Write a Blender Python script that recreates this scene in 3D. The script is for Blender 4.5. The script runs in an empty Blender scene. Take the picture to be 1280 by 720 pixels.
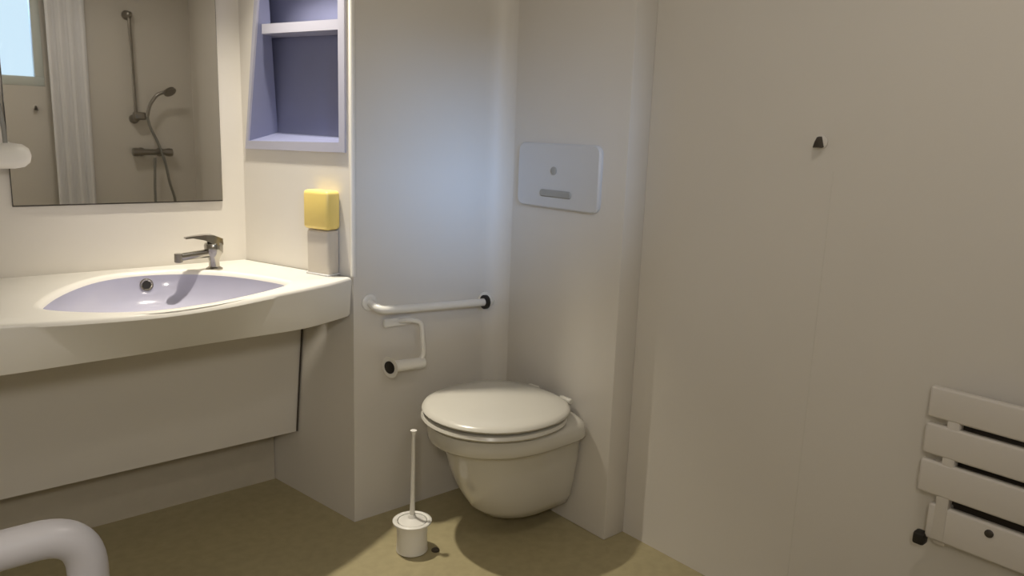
import bpy, bmesh, math, random
from mathutils import Vector, Matrix
random.seed(4)
scn = bpy.context.scene
C = scn.collection
PI = math.pi
YBACK = -0.40                  # plane of the back wall

# ------------------------------------------------------------------ camera
cam_d = bpy.data.cameras.new('camera')
cam_d.sensor_width = 36.0
cam_d.lens = 970 / 1280 * 36
cam_d.clip_start = 0.02
cam = bpy.data.objects.new('camera', cam_d)
C.objects.link(cam)
R_ = (0.76328448, -0.64516655, 0.03401374)
U_ = (0.09987525, 0.16984788, 0.98039616)
B_ = (-0.63829597, -0.74492404, 0.19407842)
cam.matrix_world = Matrix(((R_[0], U_[0], B_[0], 0.0),
                           (R_[1], U_[1], B_[1], 0.0),
                           (R_[2], U_[2], B_[2], 1.30),
                           (0, 0, 0, 1)))
scn.camera = cam

# ------------------------------------------------------------------ world, lights, exposure
vs = scn.view_settings
vs.view_transform = 'Standard'
vs.look = 'None'
vs.gamma = 1.0
vs.use_curve_mapping = False
vs.exposure = 0.0

world = bpy.data.worlds.new('sky')
scn.world = world
world.use_nodes = True
bg = world.node_tree.nodes['Background']
bg.inputs['Color'].default_value = (0.72, 0.88, 1.0, 1)     # even overcast sky
bg.inputs['Strength'].default_value = 1.15


def lamp(name, kind, loc, energy, color, **kw):
    d = bpy.data.lights.new(name, kind)
    d.energy = energy
    d.color = color
    for k, v in kw.items():
        setattr(d, k, v)
    o = bpy.data.objects.new(name, d)
    C.objects.link(o)
    o.location = loc
    return o


# daylight through the window in the back wall
sun = lamp('daylight', 'SUN', (0, -3, 3), 2.2, (0.36, 0.58, 1.0), angle=math.radians(12))
sun.rotation_euler = Vector((0.96, 2.5, -0.66)).to_track_quat('-Z', 'Y').to_euler()
# lamp over the washbasin, then two unseen lamps added as fill
L1 = lamp('vanity_lamp', 'SPOT', (0.95, 2.30, 2.215), 116.0, (1.0, 0.92, 0.77), shadow_soft_size=0.028, spot_size=math.radians(74), spot_blend=1.0)
L1.rotation_euler = Vector((0.02, -0.20, -2.2)).to_track_quat('-Z', 'Y').to_euler()
L2 = lamp('wall_fill', 'AREA', (-0.34, YBACK + 0.085, 1.72), 10.8, (1.0, 0.93, 0.84), shape='DISK', size=0.26)  # unseen lamp, added to brighten the under-counter panel and walls
L2.rotation_euler = Vector((0.15, 1.0, -0.08)).to_track_quat('-Z', 'Y').to_euler()
L3 = lamp('room_fill', 'AREA', (1.05, 0.45, 2.215), 3.2, (1.0, 0.92, 0.82), shape='DISK', size=0.22)  # unseen lamp, added to lift the back wall

# ------------------------------------------------------------------ materials
def mat(name, col, rough=0.5, metal=0.0, var=0.03, scale=6.0, bump=0.0, bscale=60.0, spec=0.5, coat=0.0, trans=0.0):
    m = bpy.data.materials.new(name)
    m.use_nodes = True
    nt = m.node_tree
    b = nt.nodes['Principled BSDF']
    b.inputs['Roughness'].default_value = rough
    b.inputs['Metallic'].default_value = metal
    b.inputs['Specular IOR Level'].default_value = spec
    b.inputs['Coat Weight'].default_value = coat
    b.inputs['Transmission Weight'].default_value = trans
    tc = nt.nodes.new('ShaderNodeTexCoord')
    n = nt.nodes.new('ShaderNodeTexNoise')
    n.inputs['Scale'].default_value = scale
    n.inputs['Detail'].default_value = 4
    nt.links.new(tc.outputs['Object'], n.inputs['Vector'])
    cr = nt.nodes.new('ShaderNodeValToRGB')
    cr.color_ramp.elements[0].position = 0.3
    cr.color_ramp.elements[1].position = 0.7
    cr.color_ramp.elements[0].color = (*[max(0, c * (1 - var)) for c in col], 1)
    cr.color_ramp.elements[1].color = (*[min(1, c * (1 + var)) for c in col], 1)
    nt.links.new(n.outputs['Fac'], cr.inputs['Fac'])
    nt.links.new(cr.outputs['Color'], b.inputs['Base Color'])
    if bump > 0:
        n2 = nt.nodes.new('ShaderNodeTexNoise')
        n2.inputs['Scale'].default_value = bscale
        nt.links.new(tc.outputs['Object'], n2.inputs['Vector'])
        bp = nt.nodes.new('ShaderNodeBump')
        bp.inputs['Strength'].default_value = bump
        bp.inputs['Distance'].default_value = 0.004
        nt.links.new(n2.outputs['Fac'], bp.inputs['Height'])
        nt.links.new(bp.outputs['Normal'], b.inputs['Normal'])
    return m


M = {
    'wall': mat('wall_gelcoat', (0.70, 0.665, 0.61), 0.50, var=0.015, scale=2.5, bump=0.05, bscale=9),
    'ceiling': mat('ceiling_paint', (0.78, 0.76, 0.71), 0.7),
    'floor': mat('floor_vinyl', (0.395, 0.34, 0.195), 0.45, var=0.07, scale=30, bump=0.05, bscale=220),
    'shade_band': mat('shade_band_colour', (0.50, 0.455, 0.37), 0.5, var=0.03, scale=20),  # shade below the service panel put into a darker colour
    'counter': mat('counter_gelcoat', (0.82, 0.795, 0.74), 0.28, var=0.01),
    'basin': mat('basin_gelcoat', (0.47, 0.465, 0.58), 0.16, var=0.01, coat=0.3),
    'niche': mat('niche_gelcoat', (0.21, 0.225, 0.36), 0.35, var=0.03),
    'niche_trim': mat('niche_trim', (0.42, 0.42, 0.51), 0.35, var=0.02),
    'ceramic': mat('white_ceramic', (0.60, 0.575, 0.51), 0.14, var=0.01, coat=0.4),
    'seat': mat('seat_plastic', (0.64, 0.615, 0.545), 0.25, var=0.01),
    'white': mat('white_plastic', (0.80, 0.78, 0.73), 0.3, var=0.01),
    'rail': mat('rail_shaded_white', (0.46, 0.445, 0.46), 0.32, var=0.02),  # white rail, its shade put into the colour as grey
    'plate': mat('plate_plastic', (0.62, 0.62, 0.62), 0.35, var=0.01),
    'button': mat('button_plastic', (0.36, 0.355, 0.33), 0.4),
    'slat': mat('slat_plastic', (0.68, 0.64, 0.59), 0.28, var=0.015),
    'black': mat('black_rubber', (0.012, 0.01, 0.008), 0.5),
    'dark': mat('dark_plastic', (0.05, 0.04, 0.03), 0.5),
    'chrome': mat('chrome', (0.40, 0.38, 0.34), 0.18, metal=1.0, var=0.02),
    'dchrome': mat('worn_chrome', (0.28, 0.26, 0.23), 0.28, metal=0.9, var=0.05),
    'hose': mat('steel_hose', (0.28, 0.28, 0.26), 0.35, metal=0.8, var=0.15, scale=200),
    'grey': mat('grey_cable', (0.30, 0.30, 0.28), 0.5),
    'yellow': mat('yellow_plastic', (0.86, 0.66, 0.20), 0.35, var=0.02),
    'soap': mat('soap_bottle', (0.58, 0.53, 0.46), 0.3, var=0.02),
    'curtain': mat('curtain_cloth', (0.80, 0.80, 0.82), 0.8, var=0.02),
    'frame': mat('window_frame', (0.66, 0.70, 0.66), 0.4, var=0.01),
    'mirror': mat('mirror_glass', (0.93, 0.92, 0.89), 0.015, metal=1.0, var=0.0),
    'medge': mat('mirror_edge', (0.10, 0.09, 0.08), 0.3, metal=0.5),
}


def glass_mat():
    m = bpy.data.materials.new('window_glass')
    m.use_nodes = True
    nt = m.node_tree
    for n in list(nt.nodes):
        if n.type != 'OUTPUT_MATERIAL':
            nt.nodes.remove(n)
    out = [n for n in nt.nodes if n.type == 'OUTPUT_MATERIAL'][0]
    t = nt.nodes.new('ShaderNodeBsdfTransparent')
    t.inputs['Color'].default_value = (0.93, 0.97, 1.0, 1)
    g = nt.nodes.new('ShaderNodeBsdfGlossy')
    g.inputs['Roughness'].default_value = 0.02
    fr = nt.nodes.new('ShaderNodeFresnel')
    fr.inputs['IOR'].default_value = 1.45
    mx = nt.nodes.new('ShaderNodeMixShader')
    nt.links.new(fr.outputs[0], mx.inputs[0])
    nt.links.new(t.outputs[0], mx.inputs[1])
    nt.links.new(g.outputs[0], mx.inputs[2])
    nt.links.new(mx.outputs[0], out.inputs['Surface'])
    return m


def glow_mat(name, col, s):
    m = bpy.data.materials.new(name)
    m.use_nodes = True
    b = m.node_tree.nodes['Principled BSDF']
    b.inputs['Emission Color'].default_value = (*col, 1)
    b.inputs['Emission Strength'].default_value = s
    return m


M['glass'] = glass_mat()
M['glow'] = glow_mat('lamp_diffuser', (1.0, 0.86, 0.62), 2.0)


# ------------------------------------------------------------------ mesh helpers
def obj(name, bm, m, parent=None, smooth=True, angle=40):
    bmesh.ops.recalc_face_normals(bm, faces=bm.faces)
    me = bpy.data.meshes.new(name)
    bm.to_mesh(me)
    bm.free()
    me.materials.append(m)
    o = bpy.data.objects.new(name, me)
    C.objects.link(o)
    if smooth:
        for p in me.polygons:
            p.use_smooth = True
        try:
            me.set_sharp_from_angle(angle=math.radians(angle))
        except Exception:
            pass
    if parent is not None:
        o.parent = parent
        o.matrix_parent_inverse = Matrix.Translation(-parent.location)
    return o


def thing(name, label, cat, loc, group=None):
    o = bpy.data.objects.new(name, None)
    o.empty_display_size = 0.05
    C.objects.link(o)
    o.location = loc
    tag(o, label, cat, group)
    return o


def tag(o, label, cat, group=None):
    o['label'] = label
    o['category'] = cat
    if group:
        o['group'] = group
    return o


def struct(name, bm, m, smooth=False):
    o = obj(name, bm, m, None, smooth)
    o['kind'] = 'structure'
    return o


def box(bm, c, s, rz=0.0, bev=0.0, seg=2, rot=None):
    r = bmesh.ops.create_cube(bm, size=1.0)
    vs_ = r['verts']
    bmesh.ops.scale(bm, vec=s, verts=vs_)
    if bev > 0:
        es = {e for v in vs_ for e in v.link_edges}
        rr = bmesh.ops.bevel(bm, geom=list(es), offset=bev, segments=seg, profile=0.5, affect='EDGES')
        vs_ = list({v for f in rr['faces'] for v in f.verts} | {v for v in vs_ if v.is_valid})
    mt = rot if rot is not None else Matrix.Rotation(rz, 3, 'Z')
    bmesh.ops.rotate(bm, cent=(0, 0, 0), matrix=mt, verts=vs_)
    bmesh.ops.translate(bm, vec=c, verts=vs_)
    return vs_


def rings(bm, rs, cap0=True, cap1=True, closed=True):
    rows = [[bm.verts.new(p) for p in r] for r in rs]
    n = len(rows[0])
    for a, b in zip(rows, rows[1:]):
        for i in range(n if closed else n - 1):
            j = (i + 1) % n
            bm.faces.new((a[i], a[j], b[j], b[i]))
    if cap0:
        bm.faces.new(rows[0][::-1])
    if cap1:
        bm.faces.new(rows[-1])
    return rows


def tube(bm, pts, r, n=16, cap=True):
    pts = [Vector(p) for p in pts]
    rad = r if isinstance(r, (list, tuple)) else [r] * len(pts)
    t0 = (pts[1] - pts[0]).normalized()
    a = t0.orthogonal().normalized()
    rs = []
    for i, p in enumerate(pts):
        if i == 0:
            t = t0
        elif i == len(pts) - 1:
            t = (pts[-1] - pts[-2]).normalized()
        else:
            t = ((pts[i + 1] - p).normalized() + (p - pts[i - 1]).normalized()).normalized()
        a = (a - t * a.dot(t)).normalized()
        b = t.cross(a)
        rs.append([p + (a * math.cos(2 * PI * k / n) + b * math.sin(2 * PI * k / n)) * rad[i] for k in range(n)])
    rings(bm, rs, cap, cap)


def bend(pts, rad, seg=8):
    """polyline with rounded corners"""
    pts = [Vector(p) for p in pts]
    out = [pts[0]]
    for i in range(1, len(pts) - 1):
        p = pts[i]
        u = (pts[i - 1] - p)
        v = (pts[i + 1] - p)
        d = min(rad, u.length * 0.49, v.length * 0.49)
        a = p + u.normalized() * d
        b = p + v.normalized() * d
        for k in range(seg + 1):
            t = k / seg
            out.append(a * (1 - t) ** 2 + p * 2 * t * (1 - t) + b * t * t)
    out.append(pts[-1])
    return out


def smooth_path(ctrl, n=8, closed=False):
    P = [Vector(p) for p in ctrl]
    N = len(P)
    out = []
    rng = range(N) if closed else range(N - 1)
    for i in rng:
        if closed:
            p0, p1, p2, p3 = P[(i - 1) % N], P[i], P[(i + 1) % N], P[(i + 2) % N]
        else:
            p0, p1, p2, p3 = P[max(i - 1, 0)], P[i], P[i + 1], P[min(i + 2, N - 1)]
        for k in range(n):
            t = k / n
            out.append(0.5 * ((2 * p1) + (p2 - p0) * t + (2 * p0 - 5 * p1 + 4 * p2 - p3) * t * t + (3 * p1 - p0 - 3 * p2 + p3) * t ** 3))
    if not closed:
        out.append(P[-1])
    return out


def lathe(bm, prof, c=(0, 0, 0), axis=(0, 0, 1), n=28):
    """prof: (radius, height) along axis from c"""
    ax = Vector(axis).normalized()
    a = ax.orthogonal().normalized()
    b = ax.cross(a)
    c = Vector(c)
    rs = [[c + ax * h + (a * math.cos(2 * PI * k / n) + b * math.sin(2 * PI * k / n)) * max(r, 1e-4) for k in range(n)] for r, h in prof]
    rings(bm, rs)


def prism(bm, poly, z0, z1):
    rings(bm, [[(x, y, z0) for x, y in poly], [(x, y, z1) for x, y in poly]])


def rrect(w, h, r, seg=6):
    out = []
    for cx, cy, a0 in ((w / 2 - r, h / 2 - r, 0), (-w / 2 + r, h / 2 - r, PI / 2), (-w / 2 + r, -h / 2 + r, PI), (w / 2 - r, -h / 2 + r, 1.5 * PI)):
        for k in range(seg + 1):
            a = a0 + PI / 2 * k / seg
            out.append((cx + r * math.cos(a), cy + r * math.sin(a)))
    return out


# ------------------------------------------------------------------ room shell
XL, XR = -0.75, 1.873          # left and right walls
YB, YS = -0.40, 2.64           # back wall (window) and washbasin wall
YT = 2.158                     # wall behind the paper holder
XC = 1.778                     # cistern boxing carrying the toilet
YC = 1.567                     # its end towards the room
ZC = 2.25
ZT = 0.842                     # countertop height
P0 = Vector((1.187, YT, 0))    # front edge of the partition
P1 = Vector((1.035, YS, 0))
PD = (P1 - P0).normalized()
PN = Vector((PD.y, -PD.x, 0))  # into the partition


def pp(u, z, off=0.0):
    q = P0 + PD * u + PN * off
    return Vector((q.x, q.y, z))


bm = bmesh.new(); box(bm, ((XL + XR) / 2, (YB + YS) / 2, -0.03), (XR - XL + 0.3, YS - YB + 0.3, 0.06)); struct('floor', bm, M['floor'])
bm = bmesh.new(); box(bm, ((XL + XR) / 2, (YB + YS) / 2, ZC + 0.03), (XR - XL + 0.3, YS - YB + 0.3, 0.06)); struct('ceiling', bm, M['ceiling'])
bm = bmesh.new(); box(bm, (XL - 0.05, (YB + YS) / 2, ZC / 2), (0.1, YS - YB + 0.2, ZC)); struct('wall_left', bm, M['wall'])
bm = bmesh.new(); box(bm, (XR + 0.05, (YB + YS) / 2, ZC / 2), (0.1, YS - YB + 0.2, ZC)); struct('wall_right', bm, M['wall'])
bm = bmesh.new(); box(bm, ((XL + 1.25) / 2, YS + 0.05, ZC / 2), (1.25 - XL, 0.1, ZC)); struct('wall_sink', bm, M['wall'])

# wall behind the paper holder: a solid block whose left end is the lower part of the partition
bm = bmesh.new()
prism(bm, [(1.187, YT), (XR, YT), (XR, YS), (1.113, YS)], 0, ZT - 0.003)
struct('wall_toilet', bm, M['wall'])
# cistern boxing in front of the right-hand wall
bm = bmesh.new()
box(bm, ((XC + XR) / 2, (YC + YT) / 2, ZC / 2), (XR - XC, YT - YC, ZC), bev=0.004)
struct('wall_cistern', bm, M['wall'], True)

# hollow corner between the two walls by the toilet
bm = bmesh.new()
CR = 0.07
arc = [(XC - CR + CR * math.sin(PI / 2 * k / 10), YT - CR + CR * math.cos(PI / 2 * k / 10)) for k in range(11)]
prism(bm, arc + [(XC + 0.002, YT + 0.002)], 0, ZC)
struct('trim_3', bm, M['wall'], True)

# upper partition with its niche opening
op = [(0.471, 1.249), (0.050, 1.257), (0.050, 1.90), (0.37, 1.90)]         # opening (u, z) : far-low, near-low, near-high, far-high
bk = [(0.445, 1.279), (0.050, 1.270), (0.050, 1.89), (0.53, 1.89)]         # back of the recess
LP = (P1 - P0).length
ND = 0.10
bm = bmesh.new()
outer = [(LP, ZT - 0.003), (0.0, ZT - 0.003), (0.0, ZC), (LP, ZC)]
ov = [bm.verts.new(pp(*q)) for q in outer]
iv = [bm.verts.new(pp(*q)) for q in op]
for i in range(4):
    j = (i + 1) % 4
    bm.faces.new((ov[i], ov[j], iv[j], iv[i]))
# front face over the toilet wall and the closing faces of the block
fr0 = bm.verts.new((XR, YT, ZT - 0.003)); fr1 = bm.verts.new((XR, YT, ZC))
br0 = bm.verts.new((XR, YS, ZT - 0.003)); br1 = bm.verts.new((XR, YS, ZC))
bm.faces.new((ov[1], fr0, fr1, ov[2]))
bm.faces.new((fr0, br0, br1, fr1))
bm.faces.new((br0, ov[0], ov[3], br1))
bm.faces.new((ov[2], fr1, br1, ov[3]))
bm.faces.new((ov[1], ov[0], br0, fr0))
struct('wall_partition', bm, M['wall'])

# recess liner
bm = bmesh.new()
a = [bm.verts.new(pp(u, z, 0.0)) for u, z in op]
b = [bm.verts.new(pp(u, z, ND)) for u, z in bk]
for i in range(4):
    j = (i + 1) % 4
    bm.faces.new((a[i], a[j], b[j], b[i]))
bm.faces.new(b)
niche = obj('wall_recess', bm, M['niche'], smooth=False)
niche['kind'] = 'structure'
# raised trim around the niche
bm = bmesh.new()
o1 = [(0.484, 1.222), (0.026, 1.227), (0.022, 1.94), (0.385, 1.94)]
lo = [[pp(u, z, 0.002) for u, z in o1], [pp(u, z, -0.008) for u, z in o1],
      [pp(u, z, -0.008) for u, z in op], [pp(u, z, 0.012) for u, z in op]]
rings(bm, lo, False, False)
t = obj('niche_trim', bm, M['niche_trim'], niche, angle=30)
# shelf inside the niche
bm = bmesh.new()
sh0 = [(0.395, 0.0), (0.051, 0.0), (0.051, ND - 0.002), (0.485, ND - 0.002)]
rings(bm, [[pp(u, 1.592, o) for u, o in sh0], [pp(u, 1.622, o) for u, o in sh0]])
obj('niche_shelf', bm, M['niche_trim'], niche, smooth=False)

# white vertical corner strip on the partition edge
bm = bmesh.new()
tube(bm, [(1.188, YT + 0.001, ZT + 0.001), (1.188, YT + 0.001, ZC - 0.002)], 0.009, 12)
struct('trim_1', bm, M['counter'], True)

# low wall band, its darker colour standing for shade beneath the panel
bm = bmesh.new(); box(bm, ((XL + 1.113) / 2, YS - 0.006, 0.11), (1.113 - XL - 0.004, 0.012, 0.22)); struct('shade_band_sink', bm, M['shade_band'])

# panel joint on the right-hand wall
bm = bmesh.new(); box(bm, (XR - 0.0006, 0.975, 0.62), (0.0012, 0.006, 1.23)); struct('trim_2', bm, M['wall'])

# back wall with the window opening
WX0, WX1, WZ0, WZ1 = 0.18, 0.985, 1.492, 2.12
bm = bmesh.new()
for c, s in ((((XL + WX0) / 2, ZC / 2), (WX0 - XL, ZC)), (((WX1 + XR) / 2, ZC / 2), (XR - WX1, ZC)),
             (((WX0 + WX1) / 2, WZ0 / 2), (WX1 - WX0, WZ0)), (((WX0 + WX1) / 2, (WZ1 + ZC) / 2), (WX1 - WX0, ZC - WZ1))):
    box(bm, (c[0], YB - 0.05, c[1]), (s[0], 0.1, s[1]))
struct('wall_back', bm, M['wall'])
win = bpy.data.objects.new('window_1', None); C.objects.link(win); win.location = ((WX0 + WX1) / 2, YB - 0.03, WZ0); win['kind'] = 'structure'
for nm, c, s in (('frame_rail', ((WX0 + WX1) / 2, WZ0 + 0.028), (WX1 - WX0, 0.056)), ('frame_rail', ((WX0 + WX1) / 2, WZ1 - 0.028), (WX1 - WX0, 0.056)),
                 ('frame_stile', (WX0 + 0.025, (WZ0 + WZ1) / 2), (0.05, WZ1 - WZ0 - 0.112)), ('frame_stile', (WX1 - 0.025, (WZ0 + WZ1) / 2), (0.05, WZ1 - WZ0 - 0.112))):
    bm = bmesh.new(); box(bm, (c[0], YB - 0.025, c[1]), (s[0], 0.05, s[1]), bev=0.004); obj(nm, bm, M['frame'], win)
bm = bmesh.new(); box(bm, ((WX0 + WX1) / 2, YB - 0.03, (WZ0 + WZ1) / 2), (WX1 - WX0 - 0.1, 0.006, WZ1 - WZ0 - 0.112)); obj('pane', bm, M['glass'], win, smooth=False)

# ------------------------------------------------------------------ washbasin counter
bc = Vector((0.655, 2.225))
top_front = [(-0.748, 2.10), (-0.45, 2.10), (-0.1, 2.08), (0.10, 2.055), (0.227, 2.03), (0.378, 1.985), (0.547, 1.957), (0.70, 1.975), (0.82, 2.012), (0.949, 2.055), (1.08, 2.105), (1.180, 2.157)]
bot_front = [(x, y - (0.034 if x < 1.0 else 0.012)) for x, y in [(-0.748, 2.13), (-0.45, 2.13), (-0.1, 2.11), (0.10, 2.095), (0.22, 2.085), (0.39, 2.09), (0.55, 2.093), (0.70, 2.10), (0.81, 2.105), (0.98, 2.115), (1.10, 2.135), (1.178, 2.172)]]


def outline(front):
    f = [Vector((p.x, p.y)) for p in smooth_path([(x, y, 0) for x, y in front], 6)]
    return f + [Vector((1.0305, 2.637)), Vector((-0.748, 2.637))]


def ray_poly(poly, c, ang):
    d = Vector((math.cos(ang), math.sin(ang)))
    best = None
    for i in range(len(poly)):
        a, b = poly[i] - c, poly[(i + 1) % len(poly)] - c
        e = b - a
        den = d.x * e.y - d.y * e.x
        if abs(den) < 1e-9:
            continue
        t = (a.x * e.y - a.y * e.x) / den
        s = (a.x * d.y - a.y * d.x) / den
        if t > 0 and -1e-6 <= s <= 1 + 1e-6 and (best is None or t < best):
            best = t
    return best


top_poly, bot_poly = outline(top_front), outline(bot_front)
basin_poly = [Vector((p.x, p.y)) for p in smooth_path([(x, y, 0) for x, y in
              [(0.335, 2.15), (0.41, 2.055), (0.53, 1.995), (0.66, 2.003), (0.80, 2.05), (0.925, 2.115), (0.965, 2.17), (0.945, 2.26),
               (0.895, 2.37), (0.83, 2.455), (0.74, 2.515), (0.63, 2.53), (0.53, 2.49), (0.44, 2.39), (0.365, 2.26)]], 10, True)]
angs = sorted([2 * PI * k / 144 for k in range(144)] + [math.atan2((v - bc).y, (v - bc).x) % (2 * PI) for v in (top_poly[-1], top_poly[-2], top_poly[-3], top_poly[0])])
rb = [ray_poly(basin_poly, bc, a) for a in angs]
rt = [ray_poly(top_poly, bc, a) for a in angs]
ro = [ray_poly(bot_poly, bc, a) for a in angs]


def ring(rr, z, k=1.0, add=0.0):
    return [(bc.x + math.cos(a) * (r * k + add), bc.y + math.sin(a) * (r * k + add), z) for a, r in zip(angs, rr)]


vt = thing('washbasin_counter', 'long white moulded washbasin counter with a bowed front edge and a lilac bowl', 'washbasin', (bc.x, bc.y, 0.715))
bm = bmesh.new()
mid = [a + (b - a) * 0.06 for a, b in zip(rt, ro)]
rings(bm, [ring(rb, ZT - 0.010, 1.0), ring(rb, ZT - 0.002, 1.0, 0.004), ring(rb, ZT + 0.003, 1, 0.012), ring(rb, ZT + 0.003, 1, 0.022), ring(rb, ZT, 1, 0.030),
           ring(rt, ZT, 1, -0.012), ring(rt, ZT - 0.004, 1, -0.0035), ring(rt, ZT - 0.012), ring(ro, 0.722), ring(ro, 0.716, 1, -0.006), ring(ro, 0.716, 0.2)], False, True)
obj('countertop', bm, M['counter'], vt, angle=45)
bm = bmesh.new()
prof = [(1.0, -0.010, 0), (0.985, -0.022, 0.004), (0.94, -0.045, 0.014), (0.87, -0.070, 0.026), (0.78, -0.093, 0.038), (0.62, -0.108, 0.042), (0.38, -0.113, 0.035), (0.1, -0.115, 0.025)]
rings(bm, [[(x, y + dy, z) for x, y, z in ring(rb, ZT + dz, k)] for k, dz, dy in prof], False, True)
obj('basin', bm, M['basin'], vt)
bm = bmesh.new(); lathe(bm, [(0.012, 0), (0.03, 0.0), (0.03, 0.003), (0.022, 0.005), (0.02, 0.003), (0.001, 0.003)], (bc.x, bc.y + 0.026, ZT - 0.1148)); obj('drain', bm, M['chrome'], vt)
ofc = Vector((0.672, 2.525, 0.804)); ofn = Vector((-0.1, -0.98, 0.163)).normalized()
bm = bmesh.new(); lathe(bm, [(0.013, -0.004), (0.019, -0.004), (0.020, 0.001), (0.017, 0.004), (0.013, 0.002)], ofc, ofn); ofo = obj('overflow_ring', bm, M['chrome'], vt)
bm = bmesh.new(); lathe(bm, [(0.0125, 0.001), (0.0125, 0.0032)], ofc, ofn); obj('overflow_hole', bm, M['black'], ofo)

# service panel hanging under the counter
pn = thing('service_panel', 'plain beige panel under the washbasin counter, ending above the floor', 'panel', (0.2, 2.53, 0.21))
bm = bmesh.new()
x0, x1 = XL + 0.003, 1.112
rings(bm, [[(x0, 2.480, 0.232), (x1 + 0.024, 2.480, 0.232), (x1 + 0.006, 2.60, 0.232), (x0, 2.60, 0.232)],
           [(x0, 2.425, 0.712), (x1 + 0.032, 2.425, 0.712), (x1 + 0.006, 2.60, 0.712), (x0, 2.60, 0.712)]])
obj('board', bm, M['wall'], pn, smooth=False)
bm = bmesh.new()
tube(bm, [(x1 + 0.029, 2.421, 0.705), (x1 + 0.024, 2.452, 0.45), (x1 + 0.021, 2.476, 0.235)], 0.003, 8)
obj('edge_seal', bm, M['dark'], pn)
# small fixing clips under the apron
for i, x in enumerate((0.27, 0.86)):
    bm = bmesh.new(); lathe(bm, [(0.010, 0), (0.010, 0.008), (0.006, 0.011)], (x, 2.118, 0.716), (0, 0, -1), 16)
    o = obj('fixing_cap', bm, M['dark'], vt)

# ------------------------------------------------------------------ faucet
fx, fy = 0.868, 2.485
fc = thing('faucet', 'chrome single-lever mixer tap standing behind the lilac basin', 'faucet', (fx, fy, ZT))
bm = bmesh.new(); lathe(bm, [(0.026, 0), (0.026, 0.004), (0.017, 0.010), (0.016, 0.028), (0.022, 0.042), (0.028, 0.054), (0.029, 0.078), (0.026, 0.086)], (fx, fy, ZT + 0.0005)); obj('body', bm, M['chrome'], fc)
bm = bmesh.new()
tube(bm, [(fx - 0.010, fy - 0.002, ZT + 0.055), (fx - 0.05, fy - 0.008, ZT + 0.053), (fx - 0.112, fy - 0.018, ZT + 0.050)], [0.014, 0.013, 0.012], 16)
sp = obj('spout', bm, M['chrome'], fc)
bm = bmesh.new(); lathe(bm, [(0.012, 0.012), (0.0125, 0.0), (0.0125, -0.014), (0.010, -0.016)], (fx - 0.115, fy - 0.0185, ZT + 0.050)); obj('aerator', bm, M['dchrome'], sp)
bm = bmesh.new()
lv = [(fx + 0.026, ZT + 0.080, ZT + 0.100, 0.022), (fx - 0.004, ZT + 0.083, ZT + 0.113, 0.025), (fx - 0.032, ZT + 0.098, ZT + 0.115, 0.019), (fx - 0.07, ZT + 0.107, ZT + 0.113, 0.012), (fx - 0.092, ZT + 0.106, ZT + 0.111, 0.011)]
rings(bm, [[(x, fy - 0.16 * (fx - x) - w, a), (x, fy - 0.16 * (fx - x) + w, a), (x, fy - 0.16 * (fx - x) + w * 0.8, b), (x, fy - 0.16 * (fx - x) - w * 0.8, b)] for x, a, b, w in lv])
obj('lever', bm, M['chrome'], fc)

# ------------------------------------------------------------------ mirror
mr = thing('mirror', 'large frameless rectangular mirror on the wall above the washbasin', 'mirror', (0.66, YS, 1.045))
MX0, MX1, MZ0, MZ1 = 0.352, 0.957, 1.046, 1.93
bm = bmesh.new(); box(bm, ((MX0 + MX1) / 2, YS - 0.004, (MZ0 + MZ1) / 2), (MX1 - MX0, 0.006, MZ1 - MZ0)); obj('backing', bm, M['medge'], mr, smooth=False)
bm = bmesh.new(); box(bm, ((MX0 + MX1) / 2, YS - 0.0085, (MZ0 + MZ1) / 2 + 0.002), (MX1 - MX0 - 0.004, 0.003, MZ1 - MZ0 - 0.004)); obj('glass', bm, M['mirror'], mr, smooth=False)

# ------------------------------------------------------------------ hair dryer at the left of the mirror
hd = thing('hair_dryer', 'white wall hair dryer resting sideways beside the mirror', 'hair dryer', (0.27, 2.56, 1.16))
bm = bmesh.new()
lathe(bm, [(0.024, -0.16), (0.026, -0.15), (0.030, -0.05), (0.034, 0.03), (0.035, 0.075), (0.031, 0.098), (0.020, 0.112), (0.004, 0.117)], (0.275, 2.52, 1.195), (1, 0, 0.02)); obj('barrel', bm, M['white'], hd)
bm = bmesh.new(); box(bm, (0.20, 2.585, 1.17), (0.10, 0.10, 0.14), bev=0.02, seg=3); obj('wall_holder', bm, M['white'], hd)
bm = bmesh.new(); tube(bm, smooth_path([(0.335, 2.53, 1.226), (0.334, 2.54, 1.28), (0.326, 2.55, 1.36), (0.318, 2.56, 1.46), (0.300, 2.58, 1.62), (0.27, 2.60, 1.74)], 8), 0.006, 10); obj('cord', bm, M['grey'], hd)
bm = bmesh.new(); box(bm, (0.26, 2.618, 1.76), (0.05, 0.04, 0.07), bev=0.006); obj('power_socket', bm, M['white'], hd)

# ------------------------------------------------------------------ soap dispenser
sd = thing('soap_dispenser', 'pale soap dispenser with a boxy yellow head on the counter end', 'soap dispenser', pp(0.11, ZT, -0.035))
yaw = math.atan2(PD.y, PD.x)
bm = bmesh.new(); c_ = pp(0.102, ZT + 0.072, -0.029); box(bm, c_, (0.095, 0.050, 0.142), yaw, 0.008, 3); obj('bottle', bm, M['soap'], sd)
bm = bmesh.new(); c_ = pp(0.104, ZT + 0.206, -0.031); box(bm, c_, (0.110, 0.058, 0.122), yaw, 0.012, 3); obj('head', bm, M['yellow'], sd)
bm = bmesh.new(); c_ = pp(0.102, ZT + 0.003, -0.030); box(bm, c_, (0.099, 0.055, 0.006), yaw, 0.002, 1); obj('base', bm, M['plate'], sd)

# ------------------------------------------------------------------ toilet
TY = 1.830


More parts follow.
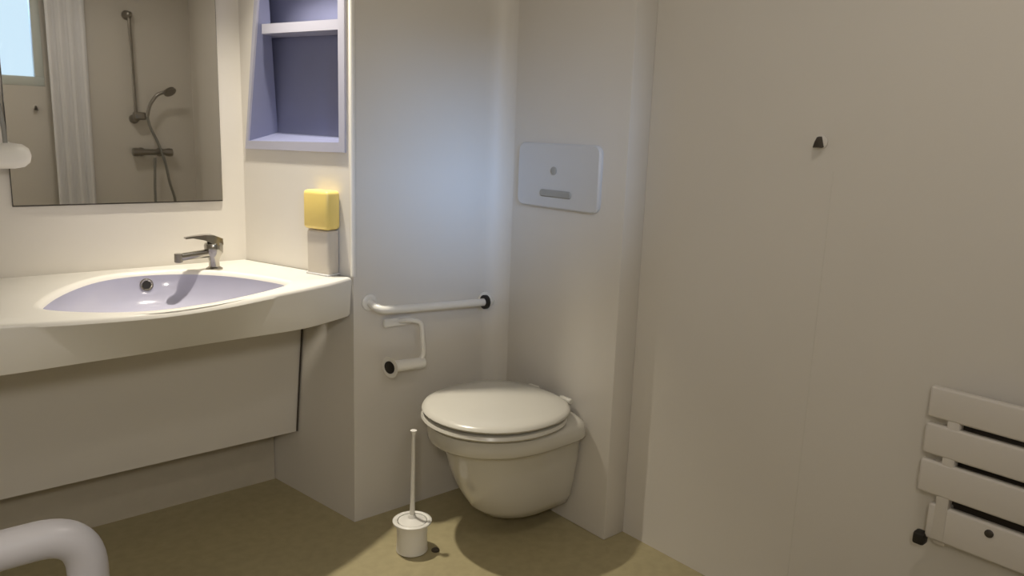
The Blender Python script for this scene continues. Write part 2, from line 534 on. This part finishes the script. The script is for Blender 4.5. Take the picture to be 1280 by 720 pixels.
def egg(xf, xb, w, z, n=48, yc=TY, p=2.35):
    """closed outline: rounded front at xf (towards -x), squarer back at xb"""
    xm = xf + (xb - xf) * 0.52
    out = []
    for k in range(n):
        a = 2 * PI * k / n
        cx, sy = math.cos(a), math.sin(a)
        e = 2 / 2.05 if cx < 0 else 2 / p
        x = abs(cx) ** e * (1 if cx > 0 else -1)
        y = abs(sy) ** e * (1 if sy > 0 else -1)
        out.append((xm + x * ((xb - xm) if cx > 0 else (xm - xf)), yc + y * w, z))
    return out


tl = thing('toilet', 'white wall-hung toilet with its lid closed below the flush plate', 'toilet', (1.55, TY, 0.0))
bm = bmesh.new()
rings(bm, [egg(1.315, 1.765, 0.198, 0.404), egg(1.293, 1.772, 0.214, 0.400, p=3), egg(1.290, 1.7775, 0.217, 0.390, p=4), egg(1.293, 1.7775, 0.214, 0.354, p=5), egg(1.299, 1.7775, 0.209, 0.347, p=5),
           egg(1.340, 1.7775, 0.178, 0.348, p=6), egg(1.346, 1.7775, 0.171, 0.325, p=6), egg(1.362, 1.7775, 0.160, 0.26, p=7), egg(1.395, 1.7775, 0.146, 0.18, p=7), egg(1.435, 1.7775, 0.130, 0.115, p=7), egg(1.475, 1.7775, 0.112, 0.082, p=7), egg(1.52, 1.7775, 0.085, 0.072, p=7)])
obj('bowl', bm, M['ceramic'], tl, angle=60)
bm = bmesh.new()
rings(bm, [egg(1.330, 1.715, 0.188, 0.4042), egg(1.310, 1.720, 0.200, 0.4085), egg(1.283, 1.726, 0.224, 0.4100), egg(1.276, 1.730, 0.230, 0.417), egg(1.280, 1.726, 0.226, 0.4260), egg(1.305, 1.715, 0.204, 0.4275)])
obj('seat', bm, M['seat'], tl, angle=60)
bm = bmesh.new()
rings(bm, [egg(1.325, 1.720, 0.188, 0.4278), egg(1.310, 1.725, 0.200, 0.4325), egg(1.284, 1.738, 0.224, 0.4345), egg(1.278, 1.742, 0.230, 0.442), egg(1.282, 1.740, 0.227, 0.449), egg(1.300, 1.728, 0.214, 0.4555), egg(1.35, 1.69, 0.170, 0.4600), egg(1.43, 1.62, 0.09, 0.4625)])
obj('lid', bm, M['seat'], tl, angle=60)
for s in (-1, 1):
    bm = bmesh.new(); lathe(bm, [(0.008, -0.026), (0.011, -0.022), (0.011, 0.022), (0.008, 0.026)], (1.752, TY + s * 0.08, 0.437), (0, 1, 0), 16)
    box(bm, (1.752, TY + s * 0.08, 0.420), (0.022, 0.03, 0.022), bev=0.003); obj('hinge', bm, M['seat'], tl)

# flush plate
fp = thing('flush_plate', 'grey rounded flush plate on the wall over the toilet', 'flush plate', (XC, 1.855, 1.17))


def yz_slab(bm, cy, cz, w, h, r, xa, xb, inset=0.004, out=-1):
    o = rrect(w, h, r)
    i = rrect(w - 2 * inset, h - 2 * inset, max(r - inset, 0.001))
    rings(bm, [[(xa, cy + a, cz + b) for a, b in o], [(xb - out * inset * 0.9, cy + a, cz + b) for a, b in o], [(xb, cy + a, cz + b) for a, b in i]])


bm = bmesh.new(); yz_slab(bm, 1.857, 1.170, 0.385, 0.212, 0.028, XC - 0.0003, XC - 0.014, 0.005); obj('plate', bm, M['plate'], fp)
bm = bmesh.new(); yz_slab(bm, 1.857, 1.113, 0.150, 0.024, 0.0115, XC - 0.0142, XC - 0.019, 0.004); pb = obj('push_button', bm, M['button'], fp)
bm = bmesh.new(); lathe(bm, [(0.013, 0.0), (0.013, 0.003), (0.009, 0.005)], (XC - 0.0142, 1.868, 1.188), (-1, 0, 0), 20); obj('screw_cap', bm, M['button'], fp)

# ------------------------------------------------------------------ grab bar on the toilet wall
gb = thing('grab_bar', 'white horizontal grab bar on the wall left of the toilet', 'grab bar', (1.46, YT, 0.72))
bm = bmesh.new()
tube(bm, bend([(1.243, YT - 0.004, 0.752), (1.250, YT - 0.060, 0.736), (1.712, YT - 0.054, 0.712), (1.716, YT - 0.010, 0.708)], 0.035), 0.0135, 16)
obj('bar', bm, M['white'], gb)
bm = bmesh.new(); lathe(bm, [(0.027, 0.0004), (0.027, 0.006), (0.022, 0.010), (0.0145, 0.011)], (1.243, YT, 0.753), (0, -1, 0), 24); obj('rosette', bm, M['white'], gb)
bm = bmesh.new(); lathe(bm, [(0.030, 0.0004), (0.030, 0.006), (0.026, 0.010), (0.0145, 0.011)], (1.716, YT - 0.002, 0.708), (0, -1, 0), 24); ro_ = obj('rosette', bm, M['white'], gb)
bm = bmesh.new(); lathe(bm, [(0.014, 0), (0.025, 0.002), (0.025, 0.012), (0.014, 0.014)], (1.672, YT - 0.0545, 0.7145), (1, 0, -0.05), 24); o = obj('rubber_collar', bm, M['black'], ro_)

# ------------------------------------------------------------------ toilet paper holder
th = thing('paper_holder', 'white wall-mounted toilet paper holder frame below the grab bar', 'paper holder', (1.355, YT, 0.60))
bm = bmesh.new(); box(bm, (1.345, YT - 0.008, 0.676), (0.105, 0.016, 0.030), bev=0.007, seg=3); obj('mount', bm, M['white'], th)
bm = bmesh.new()
tube(bm, bend([(1.350, YT - 0.012, 0.680), (1.372, YT - 0.050, 0.688), (1.412, YT - 0.052, 0.676), (1.420, YT - 0.055, 0.560), (1.395, YT - 0.055, 0.532), (1.300, YT - 0.055, 0.540)], 0.022), 0.0085, 12)
obj('wire_arm', bm, M['white'], th)
bm = bmesh.new(); tube(bm, [(1.296, YT - 0.055, 0.541), (1.418, YT - 0.055, 0.535)], 0.019, 20); sp_ = obj('spindle', bm, M['white'], th)
bm = bmesh.new(); lathe(bm, [(0.012, -0.002), (0.034, 0.006), (0.036, 0.009), (0.024, 0.010), (0.014, 0.006)], (1.2955, YT - 0.055, 0.541), (-1, -0.25, -0.05), 24); fl = obj('end_disc', bm, M['white'], th)
bm = bmesh.new(); lathe(bm, [(0.021, 0.0045), (0.021, 0.0125), (0.014, 0.0135)], (1.2955, YT - 0.055, 0.541), (-1, -0.25, -0.05), 20); obj('core_opening', bm, M['black'], fl)

# ------------------------------------------------------------------ toilet brush
bx, by = 1.243, 1.893
tb = thing('toilet_brush', 'white toilet brush in a round holder on the floor before the toilet', 'toilet brush', (bx, by, 0))
bm = bmesh.new(); lathe(bm, [(0.046, 0.0005), (0.050, 0.004), (0.047, 0.05), (0.050, 0.092), (0.061, 0.098), (0.061, 0.103), (0.054, 0.106), (0.047, 0.103), (0.042, 0.03)], (bx, by, 0), n=36); obj('holder', bm, M['white'], tb)
bm = bmesh.new(); lathe(bm, [(0.044, 0.094), (0.044, 0.102), (0.030, 0.105), (0.014, 0.112), (0.010, 0.122)], (bx, by, 0), n=32); obj('cover', bm, M['white'], tb)
bm = bmesh.new(); tube(bm, [(bx, by, 0.11), (bx + 0.001, by, 0.19), (bx + 0.002, by, 0.385), (bx + 0.002, by, 0.40)], [0.009, 0.0065, 0.0055, 0.0105], 14); obj('handle', bm, M['white'], tb)

# ------------------------------------------------------------------ dark disc standing in for the shadow by the brush
bm = bmesh.new(); lathe(bm, [(0.013, 0.0003), (0.013, 0.004), (0.009, 0.007), (0.002, 0.0075)], (1.300, 1.845, 0), n=18)
o = obj('brush_shadow', bm, M['dark']); tag(o, 'small dark disc standing for shadow on the floor just right of the toilet brush', 'painted shadow')

# ------------------------------------------------------------------ folded shower seat on the right-hand wall
fs = thing('folding_seat', 'beige slatted shower seat folded up against the right-hand wall', 'shower seat', (XR, 0.42, 0.40))
YS0, YS1 = 0.655, 0.20
SX = 1.812


def plank(name, z0, z1, y0=YS0, y1=YS1, x=SX, th=0.022, m='slat'):
    bm = bmesh.new(); box(bm, (x + th / 2, (y0 + y1) / 2, (z0 + z1) / 2), (th, y0 - y1, z1 - z0), bev=0.006, seg=3)
    return obj(name, bm, M[m], fs)


plank('slat', 0.706, 0.778); plank('slat', 0.620, 0.692); plank('slat', 0.527, 0.606)
plank('lower_plate', 0.420, 0.505, 0.626, 0.22, SX + 0.004)
for y in (0.598, 0.245):
    bm = bmesh.new(); box(bm, (SX + 0.0145, y, 0.598), (0.026, 0.028, 0.350), bev=0.005); obj('side_bar', bm, M['slat'], fs)
    bm = bmesh.new(); box(bm, (SX + 0.040, y, 0.455), (0.040, 0.026, 0.10), bev=0.004); obj('wall_bracket', bm, M['slat'], fs)
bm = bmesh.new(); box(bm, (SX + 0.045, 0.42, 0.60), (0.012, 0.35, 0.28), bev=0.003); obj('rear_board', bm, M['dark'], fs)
bm = bmesh.new(); box(bm, (1.820, 0.634, 0.414), (0.030, 0.026, 0.030), bev=0.006); obj('rubber_foot', bm, M['black'], fs)
bm = bmesh.new(); lathe(bm, [(0.009, 0), (0.009, 0.003), (0.006, 0.005)], (SX + 0.0045, 0.497, 0.484), (-1, 0, 0), 16); obj('screw', bm, M['dark'], fs)


# ------------------------------------------------------------------ wall hooks
def hook(loc, n, label):
    h = thing('wall_hook', label, 'hook', loc, 'wall hooks')
    n = Vector(n)
    c = Vector(loc)
    bm = bmesh.new(); lathe(bm, [(0.018, 0.0004), (0.018, 0.005), (0.014, 0.008)], c, n, 24); obj('base', bm, M['wall'], h)
    bm = bmesh.new()
    z = Vector((0, 0, 1)); s = n.cross(z)
    r0 = [c + n * 0.008 + s * a + z * b for a, b in ((-0.012, -0.012), (0.012, -0.012), (0.004, 0.014), (-0.004, 0.014))]
    r1 = [p + n * 0.010 - z * 0.002 for p in r0]
    r2 = [c + n * 0.028 + s * a + z * b for a, b in ((-0.007, -0.012), (0.007, -0.012), (0.003, 0.002), (-0.003, 0.002))]
    rings(bm, [r0, r1, r2]); obj('prong', bm, M['dark'], h)


hook((XR, 1.012, 1.307), (-1, 0, 0), 'small black hook alone on the bare right-hand wall')
hook((0.925, YB, 1.36), (0, 1, 0), 'small dark hook under the window, seen in the mirror')

# ------------------------------------------------------------------ white fold-down rail in the foreground
gr = thing('fold_down_rail', 'thick white looped support rail, shade painted in as grey, in the bottom left foreground', 'grab rail', (XL, 0.84, 0.80))
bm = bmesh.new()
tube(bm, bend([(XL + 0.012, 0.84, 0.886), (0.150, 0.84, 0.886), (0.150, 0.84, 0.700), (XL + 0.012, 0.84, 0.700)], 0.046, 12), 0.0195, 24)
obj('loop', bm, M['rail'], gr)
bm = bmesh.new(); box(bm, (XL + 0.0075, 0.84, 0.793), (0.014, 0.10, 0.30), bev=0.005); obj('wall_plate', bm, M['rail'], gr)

# ------------------------------------------------------------------ shower fittings on the back wall (seen in the mirror)
SY = YB + 0.055
sr = thing('shower_rail', 'chrome riser rail on the wall reflected in the mirror', 'shower rail', (1.485, YB, 1.31))
bm = bmesh.new(); tube(bm, [(1.478, SY, 1.985), (1.488, SY, 1.30)], 0.0105, 14); obj('rail', bm, M['dchrome'], sr)
for x, z in ((1.478, 1.972), (1.487, 1.315)):
    bm = bmesh.new(); lathe(bm, [(0.030, 0.0005), (0.030, 0.008), (0.020, 0.02), (0.017, 0.075), (0.010, 0.080)], (x, YB, z), (0, 1, 0), 20); obj('wall_bracket', bm, M['dchrome'], sr)
bm = bmesh.new(); box(bm, (1.505, SY + 0.012, 1.335), (0.075, 0.05, 0.05), bev=0.010, seg=3); obj('slider', bm, M['dchrome'], sr)

hs = thing('hand_shower', 'chrome hand shower on its holder, with hose, reflected in the mirror', 'hand shower', (1.56, SY + 0.05, 1.38))
bm = bmesh.new(); tube(bm, smooth_path([(1.545, SY + 0.045, 1.335), (1.565, SY + 0.05, 1.41), (1.61, SY + 0.06, 1.475), (1.66, SY + 0.07, 1.497)], 6), [0.011] * 18 + [0.015], 14); obj('handle', bm, M['dchrome'], hs)
bm = bmesh.new(); lathe(bm, [(0.018, -0.014), (0.038, -0.006), (0.042, 0.008), (0.038, 0.012)], (1.685, SY + 0.075, 1.502), (0.25, 0.5, -0.65), 24); obj('spray_head', bm, M['dchrome'], hs)
bm = bmesh.new(); tube(bm, smooth_path([(1.545, SY + 0.045, 1.333), (1.56, SY + 0.05, 1.26), (1.60, SY + 0.06, 1.16), (1.635, SY + 0.065, 1.04), (1.66, SY + 0.065, 0.90), (1.69, SY + 0.06, 0.78), (1.68, SY + 0.055, 0.66), (1.62, SY + 0.05, 0.62), (1.575, SY + 0.045, 0.70), (1.570, SY + 0.04, 0.85), (1.582, SY + 0.035, 1.065)], 8), 0.0085, 10); obj('hose', bm, M['hose'], hs)

mx = thing('shower_mixer', 'chrome two-handle shower mixer below the riser rail, reflected in mirror', 'shower mixer', (1.58, YB, 1.10))
bm = bmesh.new(); tube(bm, [(1.50, SY, 1.10), (1.66, SY, 1.102)], 0.020, 18); obj('body', bm, M['dchrome'], mx)
for x0, x1 in ((1.502, 1.455), (1.658, 1.705)):
    bm = bmesh.new(); tube(bm, [(x0, SY, 1.10), ((x0 + x1) / 2, SY, 1.10), (x1, SY, 1.10)], [0.022, 0.029, 0.026], 18); obj('handle', bm, M['dchrome'], mx)
for x in (1.52, 1.64):
    bm = bmesh.new(); lathe(bm, [(0.030, 0.0005), (0.028, 0.008), (0.012, 0.012), (0.012, 0.055)], (x, YB, 1.10), (0, 1, 0), 18); obj('inlet', bm, M['dchrome'], mx)

# shower curtain beside the window
cu = thing('shower_curtain', 'white shower curtain gathered beside the window, seen in the mirror', 'curtain', (1.10, -0.31, 0.12))
bm = bmesh.new()
N = 90
rows = []
for z in [0.12 + (2.185 - 0.12) * k / 10 for k in range(11)]:
    rows.append([(0.995 + 0.215 * i / N + 0.004 * math.sin(i * 0.9 + z), -0.31 + (0.009 + 0.003 * (2.18 - z)) * math.sin(i / N * 2 * PI * 3.5 + 0.25 * math.sin(z * 2)), z) for i in range(N + 1)])
rings(bm, rows, False, False, closed=False)
o = obj('cloth', bm, M['curtain'], cu, angle=180)
sm = o.modifiers.new('thickness', 'SOLIDIFY'); sm.thickness = 0.002
cr = thing('curtain_rod', 'thin white rod that carries the shower curtain', 'curtain rod', (1.43, -0.31, 2.20))
bm = bmesh.new(); tube(bm, [(0.97, -0.31, 2.20), (XR - 0.001, -0.31, 2.20)], 0.011, 12); obj('rod', bm, M['white'], cr)
bm = bmesh.new(); tube(bm, [(0.98, -0.31, 2.20), (0.98, -0.31, ZC - 0.001)], 0.008, 10); obj('ceiling_stay', bm, M['white'], cr)

# ------------------------------------------------------------------ ceiling spotlight, then the added fill lamps
t = thing('ceiling_spotlight', 'small round spotlight set in the ceiling above the washbasin', 'lamp', (0.95, 2.30, ZC - 0.02))
bm = bmesh.new(); lathe(bm, [(0.050, 0.0195), (0.070, 0.0195), (0.070, 0.004), (0.064, 0.0), (0.050, 0.002)], (0.95, 2.30, ZC - 0.02), n=36); obj('ring', bm, M['white'], t)
bm = bmesh.new(); lathe(bm, [(0.049, 0.019), (0.049, 0.006)], (0.95, 2.30, ZC - 0.02), n=36); obj('diffuser', bm, M['glow'], t)
t = thing('wall_fill_lamp', 'added unseen round white fill lamp on the back wall left of the window', 'lamp', (-0.34, YB, 1.72))
bm = bmesh.new(); lathe(bm, [(0.15, 0.0005), (0.15, 0.03), (0.14, 0.034)], (-0.34, YB, 1.72), (0, 1, 0), 40); obj('base', bm, M['white'], t)
bm = bmesh.new(); lathe(bm, [(0.138, 0.0345), (0.134, 0.055), (0.11, 0.066), (0.02, 0.070)], (-0.34, YB, 1.72), (0, 1, 0), 40); obj('diffuser', bm, M['glow'], t)
t = thing('ceiling_fill_lamp', 'added unseen flat round fill lamp on the ceiling in front of the shower wall', 'lamp', (1.05, 0.45, ZC - 0.03))
bm = bmesh.new(); lathe(bm, [(0.13, 0.0295), (0.15, 0.0295), (0.15, 0.006), (0.142, 0.0), (0.13, 0.004)], (1.05, 0.45, ZC - 0.03), n=36); obj('ring', bm, M['white'], t)
bm = bmesh.new(); lathe(bm, [(0.129, 0.029), (0.129, 0.008)], (1.05, 0.45, ZC - 0.03), n=36); obj('diffuser', bm, M['glow'], t)
